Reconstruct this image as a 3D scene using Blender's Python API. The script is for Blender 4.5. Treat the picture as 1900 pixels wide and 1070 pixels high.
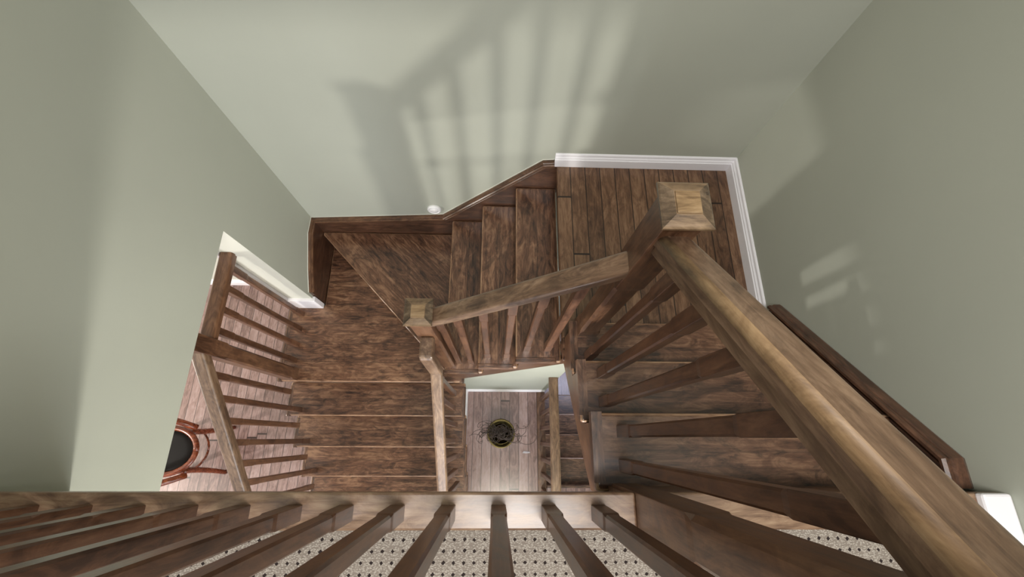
import bpy, bmesh, math, random
from mathutils import Vector, Matrix

for o in list(bpy.data.objects):
    bpy.data.objects.remove(o)
S = bpy.context.scene
COL = S.collection
random.seed(7)

# ------------------------------------------------------------------ camera, world, lights, exposure
# Upper floor surface is z = 0; the camera is held over the guard rail looking down the well.
EYE = 1.05
def Z(d):            # depth below the camera -> height
    return EYE - d

cam_data = bpy.data.cameras.new('camera')
cam = bpy.data.objects.new('camera', cam_data); COL.objects.link(cam)
cam_data.sensor_width = 36.0; cam_data.lens = 36.0 * 801.8 / 1900.0
cam_data.clip_start = 0.02; cam_data.clip_end = 100
def rot(a, b, c):
    return (Matrix.Rotation(a, 3, 'X') @ Matrix.Rotation(b, 3, 'Y') @ Matrix.Rotation(c, 3, 'Z'))
Rcam = rot(-0.33179317, 0.03510189, -0.00423678).transposed()
cam.matrix_world = Matrix.Translation((0, 0, EYE)) @ Rcam.to_4x4()
S.camera = cam

S.view_settings.view_transform = 'Standard'
S.view_settings.look = 'None'
S.view_settings.gamma = 1.0
S.view_settings.use_curve_mapping = False
S.view_settings.exposure = 0.50

w = bpy.data.worlds.new('world'); S.world = w; w.use_nodes = True
w.node_tree.nodes['Background'].inputs[0].default_value = (0.93, 0.96, 1.0, 1)
w.node_tree.nodes['Background'].inputs[1].default_value = 0.72

def lamp(name, kind, loc, energy, color, size=0.1, size_y=None, rot=(0, 0, 0)):
    l = bpy.data.lights.new(name, kind); l.energy = energy; l.color = color
    if kind == 'AREA':
        l.shape = 'RECTANGLE' if size_y else 'DISK'; l.size = size
        if size_y: l.size_y = size_y
    else:
        l.shadow_soft_size = size
    o = bpy.data.objects.new(name, l); COL.objects.link(o); o.location = loc; o.rotation_euler = rot
    return o
# hallway ceiling lamp of the upper floor (above and behind the camera)
lamp('upper_ceiling_lamp', 'AREA', (0.15, -0.42, 2.40), 46, (1.0, 0.96, 0.92), 0.8)
# ceiling lamp of the entrance hall below, hanging just under the upper floor: throws the railing's shadow up the wall
lamp('hall_ceiling_lamp', 'POINT', (0.14, -0.88, Z(1.52)), 40, (1.0, 0.95, 0.86), 0.05)
# dining room chandelier seen through the opening in the left wall
lamp('dining_chandelier_lamp', 'POINT', (-4.18, -0.99, Z(2.28)), 155, (1.0, 0.95, 0.88), 0.07)
# daylight of the entrance side on the main floor
lamp('entrance_daylight', 'AREA', (0.0, -3.0, Z(2.6)), 42, (0.90, 0.93, 1.0), 1.4, 1.9, (math.radians(90), 0, 0))
# cool daylight at the foot of the basement stairs
lamp('basement_daylight', 'AREA', (0.95, 0.75, Z(3.2)), 5, (0.72, 0.76, 1.0), 0.4, 0.4, (0, 0, 0))

# ------------------------------------------------------------------ materials
def mat(name):
    m = bpy.data.materials.new(name); m.use_nodes = True
    nt = m.node_tree; b = nt.nodes['Principled BSDF']
    return m, nt, b
def N(nt, t, **k):
    n = nt.nodes.new(t)
    for a, v in k.items(): setattr(n, a, v)
    return n
def ramp(nt, stops):
    r = N(nt, 'ShaderNodeValToRGB'); e = r.color_ramp.elements
    while len(e) < len(stops): e.new(0.5)
    for i, (p, c) in enumerate(stops):
        e[i].position = p; e[i].color = (*c, 1)
    return r
def srgb(r, g, b):
    f = lambda u: ((u / 255 + 0.055) / 1.055) ** 2.4 if u / 255 > 0.04045 else u / 255 / 12.92
    return (f(r), f(g), f(b))
def math_n(nt, op, a, b=None, c=None):
    n = N(nt, 'ShaderNodeMath', operation=op)
    for i, v in enumerate((a, b, c)):
        if v is None: continue
        if isinstance(v, (int, float)): n.inputs[i].default_value = v
        else: nt.links.new(v, n.inputs[i])
    return n.outputs[0]
def mixc(nt, fac, a, b, mode='MIX'):
    n = N(nt, 'ShaderNodeMix', data_type='RGBA', blend_type=mode)
    for s, v in ((n.inputs[0], fac), (n.inputs[6], a), (n.inputs[7], b)):
        if isinstance(v, (int, float)): s.default_value = v
        elif isinstance(v, tuple): s.default_value = (*v, 1)
        else: nt.links.new(v, s)
    return n.outputs[2]

def wood(name, dark, mid, light, rough=0.34, plank=None, board=0.9, gapk=1.0, pvar=0.13, wear=0.35, vary=0.35, coat=0.25, stain=0.5):
    """stained maple: grain along local X; plank=(width) draws boards side by side along local Y"""
    m, nt, b = mat(name); L = nt.links
    tc = N(nt, 'ShaderNodeTexCoord'); oi = N(nt, 'ShaderNodeObjectInfo')
    off = N(nt, 'ShaderNodeVectorMath', operation='SCALE'); off.inputs[0].default_value = (17.3, 9.1, 5.7)
    L.new(oi.outputs['Random'], off.inputs['Scale'])
    add = N(nt, 'ShaderNodeVectorMath', operation='ADD'); L.new(tc.outputs['Object'], add.inputs[0]); L.new(off.outputs[0], add.inputs[1])
    vec = add.outputs[0]; prand = None; gap = None
    if plank:
        sp = N(nt, 'ShaderNodeSeparateXYZ'); L.new(tc.outputs['Object'], sp.inputs[0])
        u = math_n(nt, 'DIVIDE', sp.outputs['Y'], plank); idx = math_n(nt, 'FLOOR', u); fr = math_n(nt, 'FRACT', u)
        wn = N(nt, 'ShaderNodeTexWhiteNoise', noise_dimensions='1D'); L.new(idx, wn.inputs['W'])
        xs = math_n(nt, 'ADD', math_n(nt, 'DIVIDE', sp.outputs['X'], board), math_n(nt, 'MULTIPLY', wn.outputs['Value'], 7.0))
        xi = math_n(nt, 'FLOOR', xs); xf = math_n(nt, 'FRACT', xs)
        wn2 = N(nt, 'ShaderNodeTexWhiteNoise', noise_dimensions='2D')
        cb = N(nt, 'ShaderNodeCombineXYZ'); L.new(idx, cb.inputs[0]); L.new(xi, cb.inputs[1]); L.new(cb.outputs[0], wn2.inputs['Vector'])
        prand = wn2.outputs['Value']
        sc = N(nt, 'ShaderNodeVectorMath', operation='SCALE'); L.new(wn2.outputs['Color'], sc.inputs[0]); sc.inputs['Scale'].default_value = 11
        ad2 = N(nt, 'ShaderNodeVectorMath', operation='ADD'); L.new(vec, ad2.inputs[0]); L.new(sc.outputs[0], ad2.inputs[1]); vec = ad2.outputs[0]
        edge = math_n(nt, 'MINIMUM', fr, math_n(nt, 'SUBTRACT', 1.0, fr))
        g1 = math_n(nt, 'LESS_THAN', edge, 0.030)
        xe = math_n(nt, 'MINIMUM', xf, math_n(nt, 'SUBTRACT', 1.0, xf))
        g2 = math_n(nt, 'LESS_THAN', xe, 0.003)
        gap = math_n(nt, 'MAXIMUM', g1, g2)
    def noise(scale3, sc, det, dist=0.0, ro=0.6):
        mp = N(nt, 'ShaderNodeMapping'); mp.inputs['Scale'].default_value = scale3; L.new(vec, mp.inputs[0])
        n = N(nt, 'ShaderNodeTexNoise'); n.inputs['Scale'].default_value = sc; n.inputs['Detail'].default_value = det
        n.inputs['Roughness'].default_value = ro; n.inputs['Distortion'].default_value = dist
        L.new(mp.outputs[0], n.inputs['Vector']); return n.outputs['Fac']
    grain = noise((1.0, 14, 14), 5.5, 8, 0.7, 0.68)
    blot = noise((1.0, 2.8, 2.8), 7.5, 7, 1.8, 0.66)
    big = noise((1.0, 1.6, 1.6), 2.3, 3, 0.8)
    tt = math_n(nt, 'ADD', math_n(nt, 'MULTIPLY', grain, 0.33), math_n(nt, 'MULTIPLY', blot, 0.45))
    tt = math_n(nt, 'ADD', tt, math_n(nt, 'MULTIPLY', big, 0.22))
    if prand is not None:
        tt = math_n(nt, 'ADD', tt, math_n(nt, 'MULTIPLY', math_n(nt, 'SUBTRACT', prand, 0.5), pvar))
    rmp = ramp(nt, [(0.40, dark), (0.50, mid), (0.61, light)])
    L.new(tt, rmp.inputs[0]); col = rmp.outputs[0]
    # dark stain patches
    st = ramp(nt, [(0.54, (0, 0, 0)), (0.62, (1, 1, 1))]); L.new(noise((1.0, 2.4, 2.4), 4.1, 8, 2.2, 0.72), st.inputs[0])
    col = mixc(nt, math_n(nt, 'MULTIPLY', st.outputs[0], stain), col, tuple(c * 0.8 for c in dark), 'MIX')
    # fine worn scratches
    wr = ramp(nt, [(0.60, (0, 0, 0)), (0.74, (1, 1, 1))]); L.new(noise((1.4, 7, 7), 7.0, 8, 0.9, 0.75), wr.inputs[0])
    col = mixc(nt, math_n(nt, 'MULTIPLY', wr.outputs[0], wear), col, tuple(min(1, c * 1.25 + 0.02) for c in light), 'MIX')
    vr = N(nt, 'ShaderNodeHueSaturation'); L.new(col, vr.inputs['Color'])
    L.new(math_n(nt, 'ADD', 1.0 - vary / 2, math_n(nt, 'MULTIPLY', oi.outputs['Random'], vary)), vr.inputs['Value'])
    col = vr.outputs[0]
    if gap is not None: col = mixc(nt, math_n(nt, 'MULTIPLY', gap, gapk), col, tuple(c * 0.35 for c in dark))
    L.new(col, b.inputs['Base Color'])
    rr = math_n(nt, 'ADD', rough - 0.08, math_n(nt, 'MULTIPLY', blot, 0.2)); L.new(rr, b.inputs['Roughness'])
    b.inputs['Coat Weight'].default_value = coat; b.inputs['Coat Roughness'].default_value = 0.22
    bp = N(nt, 'ShaderNodeBump'); bp.inputs['Strength'].default_value = 0.12; bp.inputs['Distance'].default_value = 0.002
    L.new(grain, bp.inputs['Height']); L.new(bp.outputs[0], b.inputs['Normal'])
    return m

W_TREAD = wood('stained_maple_tread', srgb(46, 29, 21), srgb(94, 64, 47), srgb(136, 103, 79), plank=0.128, board=60.0, gapk=0.25, pvar=0.05, rough=0.30, coat=0.35, stain=0.6)
W_NOSE = wood('tread_edge_highlight', srgb(96, 68, 50), srgb(150, 116, 90), srgb(182, 150, 122), stain=0.2, wear=0.3, vary=0.1, rough=0.28, coat=0.4)  # pale edge colour carries the highlight along the tread nosings
W_LAND = wood('stained_maple_landing', srgb(62, 41, 29), srgb(98, 70, 50), srgb(128, 98, 74), plank=0.0744, board=1.5, pvar=0.08, wear=0.15, stain=0.3)
W_MAIN = wood('maple_strip_floor', srgb(102, 78, 73), srgb(136, 109, 104), srgb(158, 134, 131), plank=0.0766, board=2.1, wear=0.08, stain=0.08, rough=0.30, coat=0.5, vary=0.05)
W_RAIL = wood('worn_handrail', srgb(74, 55, 42), srgb(114, 89, 69), srgb(146, 120, 97), stain=0.35, vary=0.15, rough=0.40, wear=0.4)
W_POST = wood('stained_post', srgb(60, 38, 26), srgb(96, 66, 47), srgb(124, 90, 66), stain=0.3, wear=0.15)
W_BAL = wood('stained_baluster', srgb(58, 36, 25), srgb(94, 63, 45), srgb(118, 84, 62), stain=0.3, wear=0.1, vary=0.3)
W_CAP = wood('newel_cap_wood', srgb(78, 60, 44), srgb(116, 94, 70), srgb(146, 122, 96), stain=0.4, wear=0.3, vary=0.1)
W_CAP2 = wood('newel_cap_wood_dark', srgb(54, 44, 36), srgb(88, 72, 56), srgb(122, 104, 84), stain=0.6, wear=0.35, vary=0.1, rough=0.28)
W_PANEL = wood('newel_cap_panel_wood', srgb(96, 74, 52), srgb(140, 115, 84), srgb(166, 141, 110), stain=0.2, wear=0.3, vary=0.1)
W_SHOULDER = wood('worn_rail_shoulder', srgb(88, 67, 46), srgb(126, 100, 71), srgb(154, 128, 95), stain=0.25, vary=0.1, rough=0.55, wear=0.5, coat=0.0)
W_SKIRT = wood('dark_skirt', srgb(48, 30, 21), srgb(76, 50, 36), srgb(104, 72, 54), stain=0.4, wear=0.12, vary=0.15, rough=0.3)
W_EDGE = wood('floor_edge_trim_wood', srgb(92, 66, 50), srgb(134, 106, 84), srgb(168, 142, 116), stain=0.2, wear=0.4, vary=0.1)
W_ORANGE = wood('orange_bentwood', srgb(70, 28, 12), srgb(116, 50, 20), srgb(150, 74, 34), stain=0.1, wear=0.0, vary=0.1, rough=0.25)

def paint(name, c, rough=0.75, bump=0.03, sc=220):
    m, nt, b = mat(name); L = nt.links
    tc = N(nt, 'ShaderNodeTexCoord')
    n = N(nt, 'ShaderNodeTexNoise'); n.inputs['Scale'].default_value = 1.7; n.inputs['Detail'].default_value = 3; L.new(tc.outputs['Object'], n.inputs['Vector'])
    r = ramp(nt, [(0.3, tuple(x * 0.96 for x in c)), (0.7, tuple(x * 1.03 for x in c))]); L.new(n.outputs['Fac'], r.inputs[0])
    L.new(r.outputs[0], b.inputs['Base Color']); b.inputs['Roughness'].default_value = rough
    n2 = N(nt, 'ShaderNodeTexNoise'); n2.inputs['Scale'].default_value = sc; L.new(tc.outputs['Object'], n2.inputs['Vector'])
    bp = N(nt, 'ShaderNodeBump'); bp.inputs['Strength'].default_value = bump; bp.inputs['Distance'].default_value = 0.001
    L.new(n2.outputs['Fac'], bp.inputs['Height']); L.new(bp.outputs[0], b.inputs['Normal'])
    return m
P_SAGE = paint('sage_green_paint', srgb(176, 179, 167))
P_WHITE = paint('white_gloss_trim', srgb(244, 242, 248), 0.3, 0.0)
P_CREAM = paint('cream_wall_paint', srgb(208, 208, 198))
P_CEIL = paint('ceiling_white', srgb(235, 235, 230))
P_PLASTIC = paint('white_plastic', srgb(238, 238, 240), 0.35, 0)
P_DARK = paint('black_leather', srgb(13, 9, 8), 0.9, 0.05)
P_TWIG = paint('dark_twig', srgb(66, 54, 48), 0.6, 0.1)

def brass():
    m, nt, b = mat('aged_brass'); L = nt.links
    tc = N(nt, 'ShaderNodeTexCoord'); n = N(nt, 'ShaderNodeTexNoise'); n.inputs['Scale'].default_value = 9; n.inputs['Detail'].default_value = 5
    L.new(tc.outputs['Object'], n.inputs['Vector'])
    r = ramp(nt, [(0.35, srgb(52, 45, 28)), (0.6, srgb(112, 100, 62))]); L.new(n.outputs['Fac'], r.inputs[0])
    L.new(r.outputs[0], b.inputs['Base Color']); b.inputs['Metallic'].default_value = 0.9; b.inputs['Roughness'].default_value = 0.32
    return m
M_BRASS = brass()
def carpet():
    m, nt, b = mat('dotted_loop_carpet'); L = nt.links
    tc = N(nt, 'ShaderNodeTexCoord'); sp = N(nt, 'ShaderNodeSeparateXYZ'); L.new(tc.outputs['Object'], sp.inputs[0])
    wob = N(nt, 'ShaderNodeTexNoise'); wob.inputs['Scale'].default_value = 60; L.new(tc.outputs['Object'], wob.inputs['Vector'])
    wv = math_n(nt, 'MULTIPLY', math_n(nt, 'SUBTRACT', wob.outputs['Fac'], 0.5), 0.006)
    pitch = 0.0215
    def cell(s):
        f = math_n(nt, 'FRACT', math_n(nt, 'DIVIDE', math_n(nt, 'ADD', s, wv), pitch))
        return math_n(nt, 'ABSOLUTE', math_n(nt, 'SUBTRACT', f, 0.5))
    cx, cy = cell(sp.outputs['X']), cell(sp.outputs['Y'])
    dd = math_n(nt, 'ADD', cx, cy)
    dot = math_n(nt, 'LESS_THAN', dd, 0.19)
    lo = N(nt, 'ShaderNodeTexVoronoi'); lo.inputs['Scale'].default_value = 300
    mp = N(nt, 'ShaderNodeMapping'); mp.inputs['Scale'].default_value = (0.7, 1.3, 1); L.new(tc.outputs['Object'], mp.inputs[0]); L.new(mp.outputs[0], lo.inputs['Vector'])
    r = ramp(nt, [(0.12, srgb(190, 182, 172)), (0.6, srgb(134, 124, 115))]); L.new(lo.outputs['Distance'], r.inputs[0])
    L.new(mixc(nt, dot, r.outputs[0], srgb(38, 27, 26)), b.inputs['Base Color']); b.inputs['Roughness'].default_value = 0.95
    bp = N(nt, 'ShaderNodeBump'); bp.inputs['Strength'].default_value = 0.8; bp.inputs['Distance'].default_value = 0.003; bp.invert = True
    L.new(lo.outputs['Distance'], bp.inputs['Height']); L.new(bp.outputs[0], b.inputs['Normal'])
    return m
M_CARPET = carpet()

# ------------------------------------------------------------------ helpers
def link(name, bm, m, parent=None, mw=None, bevel=0.0, smooth=False, seg=2):
    bmesh.ops.recalc_face_normals(bm, faces=bm.faces[:])
    if bevel:
        bmesh.ops.bevel(bm, geom=[e for e in bm.edges if len(e.link_faces) == 2 and e.calc_face_angle(0) > 0.5], offset=bevel,
                        segments=seg, profile=0.5, affect='EDGES', clamp_overlap=True)
    me = bpy.data.meshes.new(name); bm.to_mesh(me); bm.free()
    ms = m if isinstance(m, (list, tuple)) else [m]
    for x in ms: me.materials.append(x)
    if smooth:
        for p in me.polygons: p.use_smooth = True
    o = bpy.data.objects.new(name, me); COL.objects.link(o)
    if mw is not None: o.matrix_world = mw
    if parent is not None:
        o.parent = parent; o.matrix_parent_inverse = Matrix.Identity(4)
        pw = Matrix.Translation(parent.location) @ parent.rotation_euler.to_matrix().to_4x4()
        o.matrix_local = pw.inverted() @ (mw if mw is not None else Matrix.Identity(4))
    return o
def tag(o, label=None, cat=None, group=None, kind=None):
    if label: o['label'] = label
    if cat: o['category'] = cat
    if group: o['group'] = group
    if kind: o['kind'] = kind
    return o
def thing(name, label, cat, loc=(0, 0, 0), group=None):
    o = bpy.data.objects.new(name, None); COL.objects.link(o); o.location = loc; o.empty_display_size = 0.05
    return tag(o, label, cat, group)
def struct(o): o['kind'] = 'structure'; return o

def frame(origin, xdir, up=(0, 0, 1)):
    x = Vector(xdir).normalized(); u = Vector(up)
    if abs(x.dot(u)) > 0.999: u = Vector((0, 1, 0))
    y = u.cross(x).normalized(); z = x.cross(y)
    m = Matrix((x, y, z)).transposed().to_4x4(); m.translation = Vector(origin)
    return m
def prism_bm(pts, a0, a1, axis=2):
    """polygon pts extruded along an axis between a0 and a1 (axis 0:x pts=(y,z); 1:y pts=(x,z); 2:z pts=(x,y))"""
    bm = bmesh.new()
    def mk(p, a):
        return (a, p[0], p[1]) if axis == 0 else (p[0], a, p[1]) if axis == 1 else (p[0], p[1], a)
    lo = [bm.verts.new(mk(p, a0)) for p in pts]; hi = [bm.verts.new(mk(p, a1)) for p in pts]
    n = len(pts)
    bm.faces.new(lo[::-1]); bm.faces.new(hi)
    for i in range(n): bm.faces.new((lo[i], lo[(i + 1) % n], hi[(i + 1) % n], hi[i]))
    return bm
def solid(name, pts, a0, a1, axis, m, parent=None, bevel=0.0, grain=None, seg=2):
    """world-space prism; its local X axis (wood grain) points along 'grain'"""
    bm = prism_bm(pts, a0, a1, axis)
    c = sum((v.co for v in bm.verts), Vector()) / len(bm.verts)
    mw = frame(c, grain if grain else (1, 0, 0))
    bm.transform(mw.inverted())
    return link(name, bm, m, parent, mw, bevel, seg=seg)
def box(name, x0, x1, y0, y1, z0, z1, m, parent=None, bevel=0.0, grain=None, seg=2):
    return solid(name, [(x0, y0), (x1, y0), (x1, y1), (x0, y1)], z0, z1, 2, m, parent, bevel, grain, seg)

def sweep(name, prof, p0, p1, m, parent=None, plumb=True, smooth=False, shoulder=False):
    """profile (y,z) swept from p0 to p1; ends cut plumb (vertical)"""
    p0 = Vector(p0); p1 = Vector(p1); d = p1 - p0
    mw = frame(p0, d); Ln = d.length; ca = math.hypot(d.x, d.y) / Ln; t = (d.z / Ln) / ca if (plumb and ca > 0.05) else 0.0
    bm = bmesh.new()
    a = [bm.verts.new((0 + z * t, y, z)) for y, z in prof]; b = [bm.verts.new((Ln + z * t, y, z)) for y, z in prof]
    n = len(prof)
    for i in range(n):
        f = bm.faces.new((a[i], a[(i + 1) % n], b[(i + 1) % n], b[i]))
        if shoulder and n - 7 <= i <= n - 2: f.material_index = 1; f.smooth = True
    bm.faces.new(a[::-1]); bm.faces.new(b)
    o = link(name, bm, [m, W_SHOULDER] if shoulder else m, parent, mw)
    if smooth:
        for p in o.data.polygons:
            p.use_smooth = len(p.vertices) == 4
    return o
def rail_profile(wd, ht):
    """flat-topped rounded handrail; top surface at local z = 0"""
    h = wd / 2; r = wd * 0.22; pts = []
    for k in range(7):
        a = math.pi / 2 * k / 6
        pts.append((h - r + r * math.sin(a), -r + r * math.cos(a) * 1.0 - 0.0))
    pts += [(h, -ht * 0.52), (h * 0.80, -ht * 0.62), (h * 0.76, -ht), ]
    return pts + [(-y, z) for y, z in reversed(pts)]
RP = rail_profile(0.062, 0.055)

def post_bm(Ln, a, am, c, b0, b1, tr=0.014):
    """square post along local X with stop-chamfered slimmer middle"""
    bm = bmesh.new(); rings = []
    for x, h, ch in [(0, a, 0.0012), (b0, a, 0.0012), (b0 + tr, am, c), (Ln - b1 - tr, am, c), (Ln - b1, a, 0.0012), (Ln, a, 0.0012)]:
        q = [(h, h - ch), (h - ch, h), (-h + ch, h), (-h, h - ch), (-h, -h + ch), (-h + ch, -h), (h - ch, -h), (h, -h + ch)]
        rings.append([bm.verts.new((x, y, z)) for y, z in q])
    for r0, r1 in zip(rings, rings[1:]):
        for i in range(8): bm.faces.new((r0[i], r0[(i + 1) % 8], r1[(i + 1) % 8], r1[i]))
    bm.faces.new(rings[0][::-1]); bm.faces.new(rings[-1])
    return bm
def baluster(x, y, z0, z1, parent, top=0.13, slope=None):
    L0 = z1 - z0
    bm = post_bm(L0, 0.0160, 0.0148, 0.0040, 0.11, top)
    if slope:           # bevel-cut top that follows the pitched rail (vector along the rail in plan, dz per m)
        (dx, dy), s = slope
        vmax = max(v.co.x for v in bm.verts)
        for v in bm.verts:
            if v.co.x > vmax - 1e-5:
                # local y,z -> world
                pass
    mw = frame((x, y, z0), (0, 0, 1))
    if slope:
        for v in bm.verts:
            if v.co.x > L0 - 1e-5:
                wv = mw @ v.co; v.co.x += s * ((wv.x - x) * dx + (wv.y - y) * dy)
    return link('baluster', bm, W_BAL, parent, mw)

def newel(x, y, zb, zt, label, w=0.076, cap=0.099, b0=0.05, b1=0.36, lab_group=None, cham=True):
    t = thing('newel_post', label, 'newel post', (x, y, zb), lab_group or 'square newel posts of the staircase')
    zc = zt - 0.027
    bm = post_bm(zc - zb, w / 2, w / 2 - 0.001, 0.009, b0, b1, 0.02)
    link('shaft', bm, W_POST, t, frame((x, y, zb), (0, 0, 1)))
    # cap: square plate, sloping collar, raised centre panel
    h = cap / 2; q = h * 0.50; bm = bmesh.new(); rings = []
    for hh, z in [(w / 2 + 0.001, zc - 0.008), (h - 0.004, zc), (h, zc + 0.004), (h, zc + 0.010), (h - 0.003, zc + 0.0125), (q + 0.001, zc + 0.0205), (q, zc + 0.021)]:
        rings.append([bm.verts.new((a * hh, b * hh, z - zb)) for a, b in ((1, 1), (-1, 1), (-1, -1), (1, -1))])
    for r0, r1 in zip(rings, rings[1:]):
        for i in range(4): bm.faces.new((r0[i], r0[(i + 1) % 4], r1[(i + 1) % 4], r1[i]))
    bm.faces.new(rings[0][::-1]); bm.faces.new(rings[-1])
    bm.faces.ensure_lookup_table()
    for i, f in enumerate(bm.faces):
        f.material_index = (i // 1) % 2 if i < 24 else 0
    c = link('cap', bm, [W_CAP, W_CAP2], t, Matrix.Translation((x, y, zb)))
    bm = bmesh.new(); qq = q - 0.0015
    bmesh.ops.create_cube(bm, size=1, matrix=Matrix.Diagonal((2 * qq, 2 * qq, 0.004, 1)))
    p = link('cap_panel', bm, W_PANEL, None, Matrix.Translation((x, y, zc + 0.0225)), 0.0012)
    p.parent = c; p.matrix_parent_inverse = Matrix.Identity(4); p.matrix_local = Matrix.Translation((0, 0, zc + 0.0225 - zb))
    return t

# ------------------------------------------------------------------ key dimensions (metres; depth D below camera)
RIS = 0.197
XW, XE, YN = -1.18, 1.16, 1.30
D_TOP = 1.05; D_L1 = D_TOP + 4 * RIS          # landing between flights 1 and 2
D_A = D_L1 + 4 * RIS; D_B = D_A + RIS         # winder treads
D_MAIN = D_B + 5 * RIS; D_BL = D_MAIN + 5 * RIS
zA, zB, zL1, zM, zBL = Z(D_A), Z(D_B), Z(D_L1), Z(D_MAIN), Z(D_BL)
SLAB = -0.31                                   # underside of the upper floor

# ------------------------------------------------------------------ room shell
YS = -3.6
ceil_z = 2.45
struct(solid('wall_north', [(XW - 0.155, zBL - 0.1), (XE + 0.12, zBL - 0.1), (XE + 0.12, ceil_z), (XW - 0.155, ceil_z)], YN, YN + 0.12, 1, P_SAGE))
struct(solid('wall_east', [(YS, zBL - 0.1), (YN, zBL - 0.1), (YN, ceil_z), (YS, ceil_z)], XE, XE + 0.12, 0, P_SAGE))
# west wall with the wide opening to the dining room: header and pier in one piece, white-painted jamb
hz = Z(1.712)
w_ = solid('wall_west', [(YS, hz), (0.83, hz), (0.83, zM - 0.02), (YN, zM - 0.02), (YN, ceil_z), (YS, ceil_z)], XW - 0.155, XW, 0, [P_SAGE, P_CREAM])
for p in w_.data.polygons:
    n = w_.matrix_world.to_3x3() @ p.normal; c = w_.matrix_world @ p.center
    if (n.y < -0.9 and abs(c.y - 0.83) < 0.01) or n.z < -0.9 and c.z > -1.5 or n.x < -0.9: p.material_index = 1
struct(w_)
struct(box('ceiling', XW - 0.155, XE + 0.12, YS, YN + 0.12, ceil_z, ceil_z + 0.1, P_CEIL))
# dining room shell beyond the opening
struct(box('wall_dining_north', -5.3, XW - 0.155, YN + 0.02, YN + 0.14, zM, SLAB, P_CREAM))
struct(box('wall_dining_west', -5.42, -5.3, YS, YN + 0.14, zM, SLAB, P_CREAM))
struct(box('ceiling', -5.3, XW - 0.155, YS, YN + 0.02, SLAB, SLAB + 0.1, P_CEIL))
# upper floor slab and carpet
struct(box('floor', XW, XE, YS, -0.152, SLAB, -0.012, P_SAGE))
box_c = struct(box('floor', XW, XE, YS, -0.1885, -0.012, 0.0, M_CARPET))
# main floor strip boards (running north-south), landing, basement landing
struct(solid('floor', [(-5.3, YS), (XE, YS), (XE, -0.385), (0.345, -0.385), (0.345, YN + 0.02), (-5.3, YN + 0.02)], zM - 0.03, zM, 2, W_MAIN, grain=(0, 1, 0)))
ld = solid('floor', [(0.283, 0.412), (XE, 0.412), (XE, YN), (0.283, YN)], zL1 - 0.03, zL1, 2, W_LAND, grain=(0, 1, 0), bevel=0.006); struct(ld)
struct(solid('floor', [(0.40, 0.40), (XE, 0.40), (XE, YN), (0.40, YN)], zBL - 0.03, zBL, 2, W_MAIN, grain=(0, 1, 0)))
# wooden edge trim of the upper floor
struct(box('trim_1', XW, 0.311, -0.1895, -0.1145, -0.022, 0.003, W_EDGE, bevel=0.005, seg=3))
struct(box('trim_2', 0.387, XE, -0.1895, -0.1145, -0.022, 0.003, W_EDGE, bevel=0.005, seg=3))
# walls inside the well under the flights
struct(solid('wall_well_north', [(-0.265, zM), (0.42, zM), (0.42, Z(2.20)), (0.335, Z(2.17)), (-0.265, Z(2.85))], 0.385, 0.47, 1, P_SAGE))
struct(solid('wall_well_west', [(0.385, zM), (0.385, Z(3.12)), (-0.45, Z(3.81))], -0.34, -0.258, 0, P_SAGE))
struct(box('wall_basement_west', 0.36, 0.40, -0.385, YN, zBL - 0.1, zM - 0.03, P_CREAM))
# wooden edge board of the main floor along the basement stairs
struct(box('trim_3', 0.345, 0.415, -0.45, 0.384, zM - 0.03, zM + 0.004, W_POST, bevel=0.004, grain=(0, 1, 0)))

# baseboards -------------------------------------------------------
def bb_profile(h, t):
    return [(0, 0), (t, 0), (t, h * 0.62), (t * 0.78, h * 0.68), (t * 0.78, h * 0.74), (t * 0.5, h * 0.82), (t * 0.42, h * 0.94), (t * 0.2, h), (0, h)]
def baseboard(name, p0, p1, h=0.086, t=0.018, m=P_WHITE):
    """runs p0 -> p1, wall on the right-hand side (local -Y)"""
    return struct(sweep(name, bb_profile(h, t), p0, p1, m, plumb=False))
baseboard('baseboard_north', (XE, YN, zL1), (0.268, YN, zL1))
baseboard('baseboard_east', (XE, 0.515, zL1), (XE, YN - 0.0, zL1))
for o in (bpy.data.objects['baseboard_north'], bpy.data.objects['baseboard_east']):
    pass
baseboard('baseboard_well_north', (0.41, 0.385, zM), (-0.25, 0.385, zM), 0.07, 0.014)
baseboard('baseboard_well_west', (-0.258, 0.385, zM), (-0.258, -0.40, zM), 0.07, 0.014)
baseboard('baseboard_dining_north', (XW - 0.155, YN + 0.02, zM), (-5.3, YN + 0.02, zM), 0.11, 0.016)
struct(box('baseboard_upper_east', 1.092, XE, YS, -0.1145, 0.0, 0.022, P_WHITE, bevel=0.006, grain=(0, 1, 0)))
# white return block at the jamb beside the winder, and bead down the far jamb corner
struct(box('baseboard_jamb', XW - 0.155, XW + 0.014, 0.812, 0.845, zB, zB + 0.16, P_WHITE, bevel=0.003))
struct(box('trim_4', XW - 0.175, XW - 0.153, 0.812, 0.834, zM, hz, P_WHITE, bevel=0.003))

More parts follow.
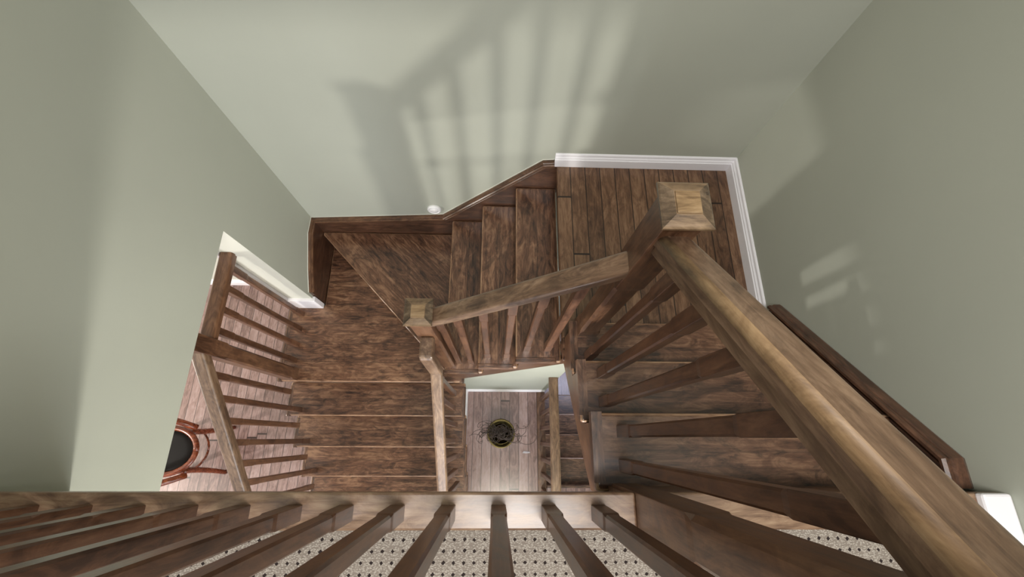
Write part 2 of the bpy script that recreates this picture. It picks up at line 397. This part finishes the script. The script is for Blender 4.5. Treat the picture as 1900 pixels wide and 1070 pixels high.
# skirt boards with moulded cap ------------------------------------
def skirt(name, axis, face, into, top, bottom, th=0.018):
    """axis 1: board in the xz plane at y=face; axis 0: in the yz plane at x=face; 'into' = +-1 towards the room"""
    root = solid(name, [(a, Z(d)) for a, d in top] + [(a, Z(d)) for a, d in reversed(bottom)], face, face + into * th, axis, W_SKIRT,
                 grain=((1, 0, 0) if axis == 1 else (0, 1, 0)))
    struct(root)
    return root
def cap_run(name, pts, into, prof, m=None):
    """one mesh: profile (out, up) swept along a polyline with mitres; pts = world coords, 'into' = unit vector to the room"""
    bm = bmesh.new(); rings = []; into = Vector(into); P = [Vector(p) for p in pts]
    for i, p in enumerate(P):
        d0 = (P[i] - P[i - 1]).normalized() if i else (P[1] - P[0]).normalized()
        d1 = (P[i + 1] - P[i]).normalized() if i < len(P) - 1 else d0
        t = (d0 + d1).normalized(); up = into.cross(t); up = up if up.z > 0 or (abs(up.z) < 1e-6) else -up
        k = 1 / max(0.3, t.dot(d0))
        rings.append([bm.verts.new(p + into * a + up * (b * k)) for a, b in prof])
    n = len(prof)
    for r0, r1 in zip(rings, rings[1:]):
        for j in range(n): bm.faces.new((r0[j], r0[(j + 1) % n], r1[(j + 1) % n], r1[j]))
    bm.faces.new(rings[0][::-1]); bm.faces.new(rings[-1])
    c = P[0]; mw = frame(c, P[-1] - P[0]); bm.transform(mw.inverted())
    return struct(link(name, bm, m or W_POST, None, mw))
CAPP = [(0, 0.0), (0, -0.040), (0.021, -0.040), (0.026, -0.034), (0.026, -0.028), (0.022, -0.025), (0.022, -0.021), (0.031, -0.013), (0.036, -0.011), (0.036, -0.003), (0.031, 0.001), (0.024, 0.0), (0.022, 0.004), (0.006, 0.005)]
CAULK = [(0, 0.002), (0.003, 0.002), (0.0025, 0.006), (0, 0.007)]
skirt('trim_5', 1, YN, -1, [(-1.18, 2.47), (-0.347, 2.392), (0.213, 1.818), (0.282, 1.812)], [(-1.18, 2.75), (-0.25, 2.68), (0.31, 2.08), (0.31, 1.85), (0.282, 1.85)])
cap_run('trim_6', [(-1.18, YN, Z(2.462)), (-0.347, YN, Z(2.385)), (0.213, YN, Z(1.812)), (0.268, YN, Z(1.806))], (0, -1, 0), CAPP)
cap_run('trim_11', [(-1.18, YN, Z(2.462)), (-0.347, YN, Z(2.385)), (0.213, YN, Z(1.812)), (0.268, YN, Z(1.806))], (0, -1, 0), CAULK, P_CREAM)
skirt('trim_7', 0, XW, 1, [(0.85, 2.60), (0.976, 2.54), (1.187, 2.462), (1.30, 2.47)], [(0.85, 2.90), (1.30, 2.90)])
cap_run('trim_8', [(XW, 0.85, Z(2.597)), (XW, 0.976, Z(2.535)), (XW, 1.187, Z(2.455)), (XW, 1.30, Z(2.462))], (1, 0, 0), [(a * 0.8, b) for a, b in CAPP])
skirt('trim_9', 0, XE, -1, [(0.512, 1.665), (-0.044, 1.115), (-0.112, 1.115)], [(0.512, 1.85), (0.40, 1.85), (-0.112, 1.35)])
cap_run('trim_10', [(XE, 0.515, Z(1.655)), (XE, -0.044, Z(1.108)), (XE, -0.112, Z(1.108))], (-1, 0, 0), [(a * 1.6, b) for a, b in CAPP], W_SKIRT)

cap_run('trim_12', [(XW, 0.85, Z(2.597)), (XW, 0.976, Z(2.535)), (XW, 1.187, Z(2.455)), (XW, 1.30, Z(2.462))], (1, 0, 0), CAULK, P_CREAM)
# ------------------------------------------------------------------ stair flights
TH = 0.030
def tread(pts, z, parent, grain, bevel=0.010):
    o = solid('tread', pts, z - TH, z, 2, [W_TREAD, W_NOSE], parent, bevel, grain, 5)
    for p in o.data.polygons:                      # worn rounded tread edge, coloured paler to paint in the nosing highlight
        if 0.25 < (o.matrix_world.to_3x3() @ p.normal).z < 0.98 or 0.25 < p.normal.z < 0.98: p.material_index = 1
    return o

# flight 1: upper floor -> first landing, going north
f1 = thing('stair_flight', 'upper wooden stair flight descending between right green wall and heavy worn handrail', 'stairs', (0.7, 0.15, zL1))
Y1 = [-0.1145, 0.067, 0.247, 0.431]
XL = [0.27, 0.268, 0.272, 0.285]
for k in range(1, 4):
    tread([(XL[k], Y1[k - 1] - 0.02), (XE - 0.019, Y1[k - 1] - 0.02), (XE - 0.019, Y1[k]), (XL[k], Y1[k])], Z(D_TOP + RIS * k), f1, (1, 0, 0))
    box('return_nosing', XL[k] - 0.004, XL[k] + 0.026, Y1[k - 1] + 0.002, Y1[k] + 0.003, Z(D_TOP + RIS * k) - TH, Z(D_TOP + RIS * k) + 0.0012, W_TREAD, f1, 0.0, (0, 1, 0))
for k in range(0, 4):
    yy = Y1[k] - 0.022 if k else -0.1205
    box('riser', 0.30, XE - 0.019, yy - 0.016, yy, Z(D_TOP + RIS * (k + 1)), Z(D_TOP + RIS * k) - TH * (1 if k else 0.8), W_POST, f1)
def sawtooth(nos, ds, end_lo, end_hi):
    """board outline under a flight: stepped on top (nos=nosing coords descending stair), straight below"""
    pts = []
    for i, (a, d) in enumerate(zip(nos, ds)):
        prev = nos[i - 1] if i else end_hi[0]
        pts += [(prev, Z(d + TH)), (a, Z(d + TH))]
    return pts
yk = [y - 0.022 for y in Y1]
pts = [(-0.15, Z(1.07)), (yk[0], Z(1.07)), (yk[0], Z(1.277)), (yk[1], Z(1.277)), (yk[1], Z(1.474)), (yk[2], Z(1.474)), (yk[2], Z(1.671)), (yk[3], Z(1.671)),
       (yk[3], Z(1.868)), (yk[3], Z(1.99)), (0.29, Z(1.864)), (0.016, Z(1.608)), (-0.15, Z(1.43))]
solid('stringer', pts, 0.29, 0.318, 0, W_POST, f1, grain=(0, 1, -1))

# flight 2: first landing -> winders, going west
f2 = thing('stair_flight', 'middle wooden stair flight of three treads descending left from plank landing to winder treads', 'stairs', (-0.1, 0.85, zA))
X2 = [0.283, 0.087, -0.0985, -0.292]
YS2 = 0.336
for k in range(1, 4):
    z = Z(D_L1 + RIS * k)
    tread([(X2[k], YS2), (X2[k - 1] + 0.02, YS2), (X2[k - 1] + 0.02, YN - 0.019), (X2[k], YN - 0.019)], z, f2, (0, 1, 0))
    box('return_nosing', X2[k] - 0.003, X2[k - 1] - 0.002, YS2 - 0.004, YS2 + 0.026, z - TH, z + 0.0012, W_TREAD, f2, 0.006, (1, 0, 0))
for k in range(0, 4):
    xx = X2[k] + 0.022
    box('riser', xx, xx + 0.016, 0.372, YN - 0.019, Z(D_L1 + RIS * (k + 1)), Z(D_L1 + RIS * k) - TH, W_POST, f2, grain=(0, 1, 0))
xk = [x + 0.022 for x in X2]
pts = [(0.318, Z(1.868)), (xk[0], Z(1.868)), (xk[0], Z(2.065)), (xk[1], Z(2.065)), (xk[1], Z(2.262)), (xk[2], Z(2.262)), (xk[2], Z(2.459)), (xk[3], Z(2.459)), (xk[3], Z(2.656)),
       (-0.265, Z(2.656)), (-0.265, Z(2.86)), (-0.224, Z(2.80)), (0.335, Z(2.165)), (0.335, Z(1.868))]
solid('stringer', pts, 0.352, 0.374, 1, W_POST, f2, grain=(1, 0, 1))
# landing nosing that carries past the newel
box('return_nosing', 0.283, 0.36, 0.314, 0.412, zL1 - TH, zL1, W_TREAD, f2, 0.006)

# flight 3: winders and straight flight going south
f3 = thing('stair_flight', 'lower wooden stair flight with two winder treads descending beside opening in left wall', 'stairs', (-0.8, 0.3, zM))
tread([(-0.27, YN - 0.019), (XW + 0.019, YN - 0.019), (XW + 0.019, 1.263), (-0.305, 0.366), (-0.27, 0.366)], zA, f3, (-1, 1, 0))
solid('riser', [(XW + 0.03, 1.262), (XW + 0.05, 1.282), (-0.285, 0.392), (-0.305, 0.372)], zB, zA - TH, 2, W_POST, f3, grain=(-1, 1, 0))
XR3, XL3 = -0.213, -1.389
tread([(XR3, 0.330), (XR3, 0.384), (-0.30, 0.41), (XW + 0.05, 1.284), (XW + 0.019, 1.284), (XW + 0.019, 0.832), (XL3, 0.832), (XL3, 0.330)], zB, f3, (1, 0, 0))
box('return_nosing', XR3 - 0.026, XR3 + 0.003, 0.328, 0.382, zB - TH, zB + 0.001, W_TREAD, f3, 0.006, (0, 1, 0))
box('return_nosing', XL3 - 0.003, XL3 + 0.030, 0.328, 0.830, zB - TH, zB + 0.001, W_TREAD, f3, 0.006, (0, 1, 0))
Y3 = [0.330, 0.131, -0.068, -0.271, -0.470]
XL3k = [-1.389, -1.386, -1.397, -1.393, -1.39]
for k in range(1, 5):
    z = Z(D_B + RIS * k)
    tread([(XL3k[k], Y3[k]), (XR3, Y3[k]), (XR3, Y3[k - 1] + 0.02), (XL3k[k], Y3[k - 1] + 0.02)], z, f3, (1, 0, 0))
    for xa in (XR3 - 0.026, XL3k[k] - 0.003):
        box('return_nosing', xa, xa + 0.029, Y3[k] - 0.003, Y3[k - 1] - 0.002, z - TH, z + 0.0012, W_TREAD, f3, 0.006, (0, 1, 0))
for k in range(0, 5):
    box('riser', XL3 + 0.03, XR3 - 0.03, Y3[k] + 0.022, Y3[k] + 0.038, Z(D_B + RIS * (k + 1)), Z(D_B + RIS * k) - TH, W_POST, f3)
y3 = [y + 0.022 for y in Y3]
pts = [(0.384, Z(2.853)), (y3[0], Z(2.853))]
for k in range(1, 5):
    pts += [(y3[k - 1], Z(D_B + RIS * k + TH)), (y3[k], Z(D_B + RIS * k + TH))]
pts += [(y3[4], zM), (y3[4] + 0.12, zM), (0.384, Z(3.15))]
solid('stringer', pts, -0.256, -0.236, 0, W_POST, f3, grain=(0, 1, 1))
pts2 = [(0.832, Z(2.853)), (y3[0], Z(2.853))] + pts[2:-1] + [(0.384, Z(3.15)), (0.832, Z(3.15))]
solid('stringer', pts2, -1.372, -1.35, 0, W_POST, f3, grain=(0, 1, 1))

# basement flight: main floor -> lower landing, going north under flight 1
f4 = thing('stair_flight', 'narrow basement stair flight seen at bottom of well beyond level guard rail', 'stairs', (0.8, 0.1, zBL))
Y4 = [-0.363, -0.163, 0.031, 0.224, 0.423]
for k in range(1, 5):
    z = Z(D_MAIN + RIS * k)
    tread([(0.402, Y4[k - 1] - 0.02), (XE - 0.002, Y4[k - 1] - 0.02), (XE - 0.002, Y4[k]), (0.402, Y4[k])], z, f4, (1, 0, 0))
for k in range(0, 5):
    box('riser', 0.402, XE - 0.002, Y4[k] - 0.038, Y4[k] - 0.022, Z(D_MAIN + RIS * (k + 1)), Z(D_MAIN + RIS * k) - TH, W_POST, f4)
box('tread', 0.416, XE - 0.002, -0.386, Y4[0], zM - 0.03, zM + 0.002, W_TREAD, f4, 0.006)

# ------------------------------------------------------------------ newel posts
newel(0.349, -0.152, SLAB - 0.02, 1.0, 'square newel post at upper floor edge where carpet trim ends', b0=0.60, b1=0.30)
newel(0.349, 0.4125, Z(1.92), Z(0.686), 'tall square newel post with large pyramid cap on plank landing', b0=0.33, b1=0.36)
newel(-0.271, 0.403, Z(2.88), Z(1.413), 'square newel post with pyramid cap at inner corner of winder treads', b0=0.12, b1=0.30, w=0.074, cap=0.098)
newel(-1.302, 0.375, Z(2.823), Z(1.72), 'dark square newel post rising from winder edge behind left wall opening', b0=0.06, b1=0.30)
newel(-0.271, -0.54, zM, Z(2.62), 'square newel post at foot of lower flight on the well side', b0=0.1, b1=0.2)
newel(-1.302, -0.54, zM, Z(2.62), 'square newel post at foot of lower flight on the dining room side', b0=0.1, b1=0.2)

# ------------------------------------------------------------------ railings
UND = 0.050
def rail_fn(a0, d0, a1, d1):
    s = (d1 - d0) / (a1 - a0)
    return lambda a: d0 + s * (a - a0)
# R1, beside flight 1
r1 = thing('stair_railing', 'large worn handrail with dark balusters beside upper flight, nearest the camera at right', 'railing', (0.349, 0.1, Z(1.4)))
F = rail_fn(0.3745, 0.757, -0.114, 0.291)
sweep('handrail', rail_profile(0.064, 0.058), (0.349, 0.3745, Z(0.757)), (0.349, -0.114, Z(0.291)), W_RAIL, r1, shoulder=True)
for y, d in [(0.296, 1.641), (0.202, 1.444), (0.110, 1.444), (0.017, 1.247), (-0.070, 1.247)]:
    baluster(0.349, y, Z(d), Z(F(y)) - 0.068, r1, slope=((0, 1), -0.954))
# R2, beside flight 2
r2 = thing('stair_railing', 'sloping handrail with six short balusters beside middle flight, joining two pyramid-capped posts', 'railing', (0.04, 0.403, Z(2)))
F = rail_fn(0.311, 0.950, -0.233, 1.468)
sweep('handrail', RP, (0.311, 0.403, Z(0.950)), (-0.233, 0.403, Z(1.468)), W_RAIL, r2)
for x, d in [(0.237, 2.035), (0.139, 2.035), (0.048, 2.232), (-0.049, 2.232), (-0.143, 2.429), (-0.212, 2.626)]:
    baluster(x, 0.403, Z(d), Z(F(x)) - 0.062, r2, slope=((1, 0), 0.952))
# R3, well side of flight 3, with gooseneck
r3 = thing('stair_railing', 'narrow handrail with gooseneck on well side of lower flight', 'railing', (-0.271, 0, Z(2.9)))
F = rail_fn(0.290, 1.93, -0.264, 2.44)
R3P = rail_profile(0.054, 0.05)
sweep('handrail', R3P, (-0.271, 0.2875, Z(1.935)), (-0.271, -0.503, Z(F(-0.503))), W_RAIL, r3)
solid('gooseneck', [(0.366, Z(1.64)), (0.285, Z(1.64)), (0.276, Z(1.655)), (0.262, Z(1.935)), (0.262, Z(1.99)), (0.296, Z(1.99)), (0.318, Z(1.70)), (0.366, Z(1.69))], -0.297, -0.245, 0, W_RAIL, r3, 0.007, (0, 0, 1))
for y, d in [(0.262, 2.823), (0.170, 2.823), (0.076, 3.02), (-0.020, 3.02), (-0.118, 3.217), (-0.215, 3.217), (-0.313, 3.414), (-0.41, 3.414)]:
    baluster(-0.271, y, Z(d), Z(F(y)) - 0.058, r3, slope=((0, 1), 0.92))
# R4, level rail across the opening
r4 = thing('guard_railing', 'level dark railing across left wall opening above winder tread, with four balusters', 'railing', (-1.302, 0.6, zB))
sweep('handrail', RP, (-1.302, 0.83, Z(1.937)), (-1.302, 0.413, Z(1.937)), W_POST, r4)
for y in (0.770, 0.668, 0.563, 0.462):
    baluster(-1.302, y, zB, Z(1.937) - UND, r4)
# R5, opening side of flight 3
r5 = thing('stair_railing', 'pale worn handrail descending across dining room opening on left side of lower flight', 'railing', (-1.302, 0, Z(3)))
F = rail_fn(0.337, 1.90, -0.269, 2.462)
sweep('handrail', RP, (-1.302, 0.337, Z(1.90)), (-1.302, -0.503, Z(F(-0.503))), W_RAIL, r5)
for y, d in [(0.265, 3.02 - RIS), (0.168, 3.02), (0.070, 3.02), (-0.029, 3.217), (-0.131, 3.217), (-0.228, 3.414), (-0.334, 3.414), (-0.43, 3.611)]:
    baluster(-1.302, y, Z(d) if y < 0.3 else zB, Z(F(y)) - 0.062, r5, slope=((0, 1), 0.927))
# R6, level guard of the main floor beside the basement stairs
r6 = thing('guard_railing', 'level light wood guard rail at bottom of well beside basement stairs', 'railing', (0.381, 0, zM))
sweep('handrail', rail_profile(0.063, 0.05), (0.381, 0.384, Z(2.93)), (0.381, -0.95, Z(2.93)), W_RAIL, r6)
for k in range(9):
    baluster(0.385, 0.306 - 0.1175 * k, zM + 0.004, Z(2.93) - 0.048, r6, top=0.10)
# R7, upper floor guard
r7 = thing('guard_railing', 'row of dark balusters standing on pale wooden edge of carpeted upper floor', 'railing', (-0.4, -0.152, 0))
sweep('handrail', RP, (0.311, -0.152, 0.90), (XW + 0.001, -0.152, 0.90), W_RAIL, r7, shoulder=True)
for k in range(-10, 3):
    baluster(0.008 + 0.1095 * k, -0.155, 0.003, 0.852, r7, top=0.18)

# ------------------------------------------------------------------ small white round plate on the north wall
bm = bmesh.new()
prof = [(0.0001, 0.015), (0.026, 0.015), (0.027, 0.0135), (0.030, 0.0135), (0.031, 0.016), (0.038, 0.014), (0.042, 0.008), (0.042, 0.0)]
def lathe(bm, prof, n=40):
    rings = [[bm.verts.new((r * math.cos(2 * math.pi * i / n), r * math.sin(2 * math.pi * i / n), z)) for i in range(n)] for r, z in prof]
    for r0, r1 in zip(rings, rings[1:]):
        for i in range(n): bm.faces.new((r0[i], r0[(i + 1) % n], r1[(i + 1) % n], r1[i]))
    return rings
lathe(bm, prof)
mw = Matrix.Translation((-0.392, YN, Z(2.318))) @ Matrix.Rotation(math.radians(90), 4, 'X')
o = link('wall_disc', bm, P_PLASTIC, None, mw, smooth=True)
tag(o, 'small round white plastic disc on green wall just above the stair skirting', 'wall disc')

# ------------------------------------------------------------------ brass pot with curly twigs on the main floor
PX, PY = 0.040, 0.030
pot = thing('brass_pot', 'round brass pot standing on plank floor at bottom of the well', 'pot', (PX, PY, zM))
bm = bmesh.new()
lathe(bm, [(0.0001, 0), (0.060, 0), (0.066, 0.006), (0.088, 0.10), (0.092, 0.17), (0.108, 0.205), (0.110, 0.210), (0.108, 0.213), (0.080, 0.190),
           (0.076, 0.18), (0.080, 0.12), (0.060, 0.02), (0.0001, 0.012)], 48)
link('pot_body', bm, M_BRASS, pot, Matrix.Translation((PX, PY, zM)), smooth=True)
tor = bmesh.new(); n, k = 48, 8
rg = []
for i in range(n):
    a = 2 * math.pi * i / n
    rg.append([tor.verts.new(((0.079 + 0.0035 * math.cos(b)) * math.cos(a), (0.079 + 0.0035 * math.cos(b)) * math.sin(a), 0.193 + 0.0035 * math.sin(b))) for b in [2 * math.pi * j / k for j in range(k)]])
for i in range(n):
    for j in range(k): tor.faces.new((rg[i][j], rg[i][(j + 1) % k], rg[(i + 1) % n][(j + 1) % k], rg[(i + 1) % n][j]))
link('rim_bead', tor, M_BRASS, pot, Matrix.Translation((PX, PY, zM)), smooth=True)
tw = thing('curly_twigs', 'thin dark curly dried twigs spilling out of the brass pot', 'twigs', (PX, PY, zM + 0.05))
def tube(name, pts, r, m, parent, n=5, taper=0.5, loc=None):
    bm = bmesh.new(); rings = []; P = [Vector(p) for p in pts]
    for i, p in enumerate(P):
        d = (P[min(i + 1, len(P) - 1)] - P[max(i - 1, 0)]).normalized()
        u = d.orthogonal().normalized() if i == 0 else (u - d * u.dot(d)).normalized()
        v = d.cross(u); rr = r * (1 - (1 - taper) * i / (len(P) - 1))
        rings.append([bm.verts.new(p + (u * math.cos(2 * math.pi * j / n) + v * math.sin(2 * math.pi * j / n)) * rr) for j in range(n)])
    for r0, r1 in zip(rings, rings[1:]):
        for j in range(n): bm.faces.new((r0[j], r0[(j + 1) % n], r1[(j + 1) % n], r1[j]))
    bm.faces.new(rings[0][::-1]); bm.faces.new(rings[-1])
    c = P[0]; bm.transform(Matrix.Translation(-c))
    return link(name, bm, m, parent, Matrix.Translation(c), smooth=True)
rt = random.Random(11)
for i in range(32):
    if i < 20: ang = rt.choice([math.pi, 0.05]) + rt.uniform(-0.65, 0.65)
    else: ang = rt.uniform(0, 6.28)
    reach = rt.uniform(0.14, 0.235) if i < 20 else rt.uniform(0.03, 0.09)
    z0 = zM + 0.04; x0 = PX + rt.uniform(-0.03, 0.03); y0 = PY + rt.uniform(-0.03, 0.03)
    pts = []; ph = rt.uniform(0, 6.28); cr = rt.uniform(0.018, 0.040); turns = rt.uniform(1.5, 2.6)
    for s in range(44):
        t = s / 43; g = max(0, (t - 0.25) / 0.75)
        h = z0 + 0.26 * math.sin(min(1, t * 1.6) * math.pi / 2) + 0.05 * t
        a2 = ph + turns * 2 * math.pi * g; c = cr * min(1, g * 3)
        pts.append((x0 + math.cos(ang) * reach * g ** 1.1 + c * math.cos(a2), y0 + math.sin(ang) * reach * 0.7 * g ** 1.1 + c * math.sin(a2), h + c * 0.6 * math.sin(a2 * 0.7)))
    tube('twig', pts, 0.0030, P_TWIG, tw, 5, 0.5)

# small scrap of paper on the floor beside the pot
bm = bmesh.new()
vs = [bm.verts.new(p) for p in [(-0.03, -0.006, 0.002), (0.0, -0.008, 0.006), (0.034, -0.004, 0.002), (0.03, 0.005, 0.003), (0.008, 0.007, 0.009), (-0.02, 0.01, 0.003)]]
bm.faces.new(vs)
bmesh.ops.solidify(bm, geom=bm.faces[:], thickness=0.0015)
o = link('paper_scrap', bm, P_WHITE, None, Matrix.Translation((0.250, -0.115, zM + 0.001)))
tag(o, 'tiny white scrap of paper lying on floor boards near the brass pot', 'paper scrap')

# ------------------------------------------------------------------ bentwood chair in the dining room
CX, CY = -2.33, -0.10
ch = thing('bentwood_chair', 'orange bentwood chair with round dark seat beyond left wall opening', 'chair', (CX, CY, zM))
def ring_pts(cx, cy, z, r, a0, a1, n=28, ry=None):
    ry = ry or r
    return [(cx + r * math.cos(a0 + (a1 - a0) * i / n), cy + ry * math.sin(a0 + (a1 - a0) * i / n), z) for i in range(n + 1)]
zs = zM + 0.45
tube('seat_frame', ring_pts(CX, CY, zs, 0.20, 0, 2 * math.pi, 40, 0.155), 0.019, W_ORANGE, ch, 10, 1.0)
bm = bmesh.new(); lathe(bm, [(0.0001, 0.008), (0.13, 0.006), (0.183, -0.004), (0.183, -0.012), (0.0001, -0.014)], 40)
bm.transform(Matrix.Diagonal((1, 0.78, 1, 1)))
link('seat', bm, P_DARK, ch, Matrix.Translation((CX, CY, zs)), smooth=True)
for sx, sy in ((1, 1), (1, -1), (-1, 1), (-1, -1)):
    pts = [(CX + sx * (0.13 + 0.05 * t * t), CY + sy * (0.13 + 0.04 * t * t), zs - 0.01 - (0.44 * t)) for t in [i / 8 for i in range(9)]]
    tube('leg', pts, 0.022, W_ORANGE, ch, 8, 0.75)
tube('leg_ring', ring_pts(CX, CY, zs - 0.22, 0.15, 0, 2 * math.pi, 32), 0.008, W_ORANGE, ch, 8, 1.0)
hp = [(CX - 0.16 - 0.06 * math.sin(math.pi * t), CY + 0.19 * math.cos(math.pi * t) * (1 + 0.1 * math.sin(math.pi * t)), zs + 0.42 * math.sin(math.pi * t) ** 0.7) for t in [i / 24 for i in range(25)]]
tube('back_hoop', hp, 0.016, W_ORANGE, ch, 8, 1.0)
for sy in (1, -1):
    pts = [(CX - 0.17 + 0.34 * t, CY + sy * (0.16 + 0.055 * math.sin(math.pi * t)), zs + 0.20 * math.cos(t * math.pi / 2) ** 0.8) for t in [i / 16 for i in range(17)]]
    tube('arm', pts, 0.023, W_ORANGE, ch, 8, 0.9)
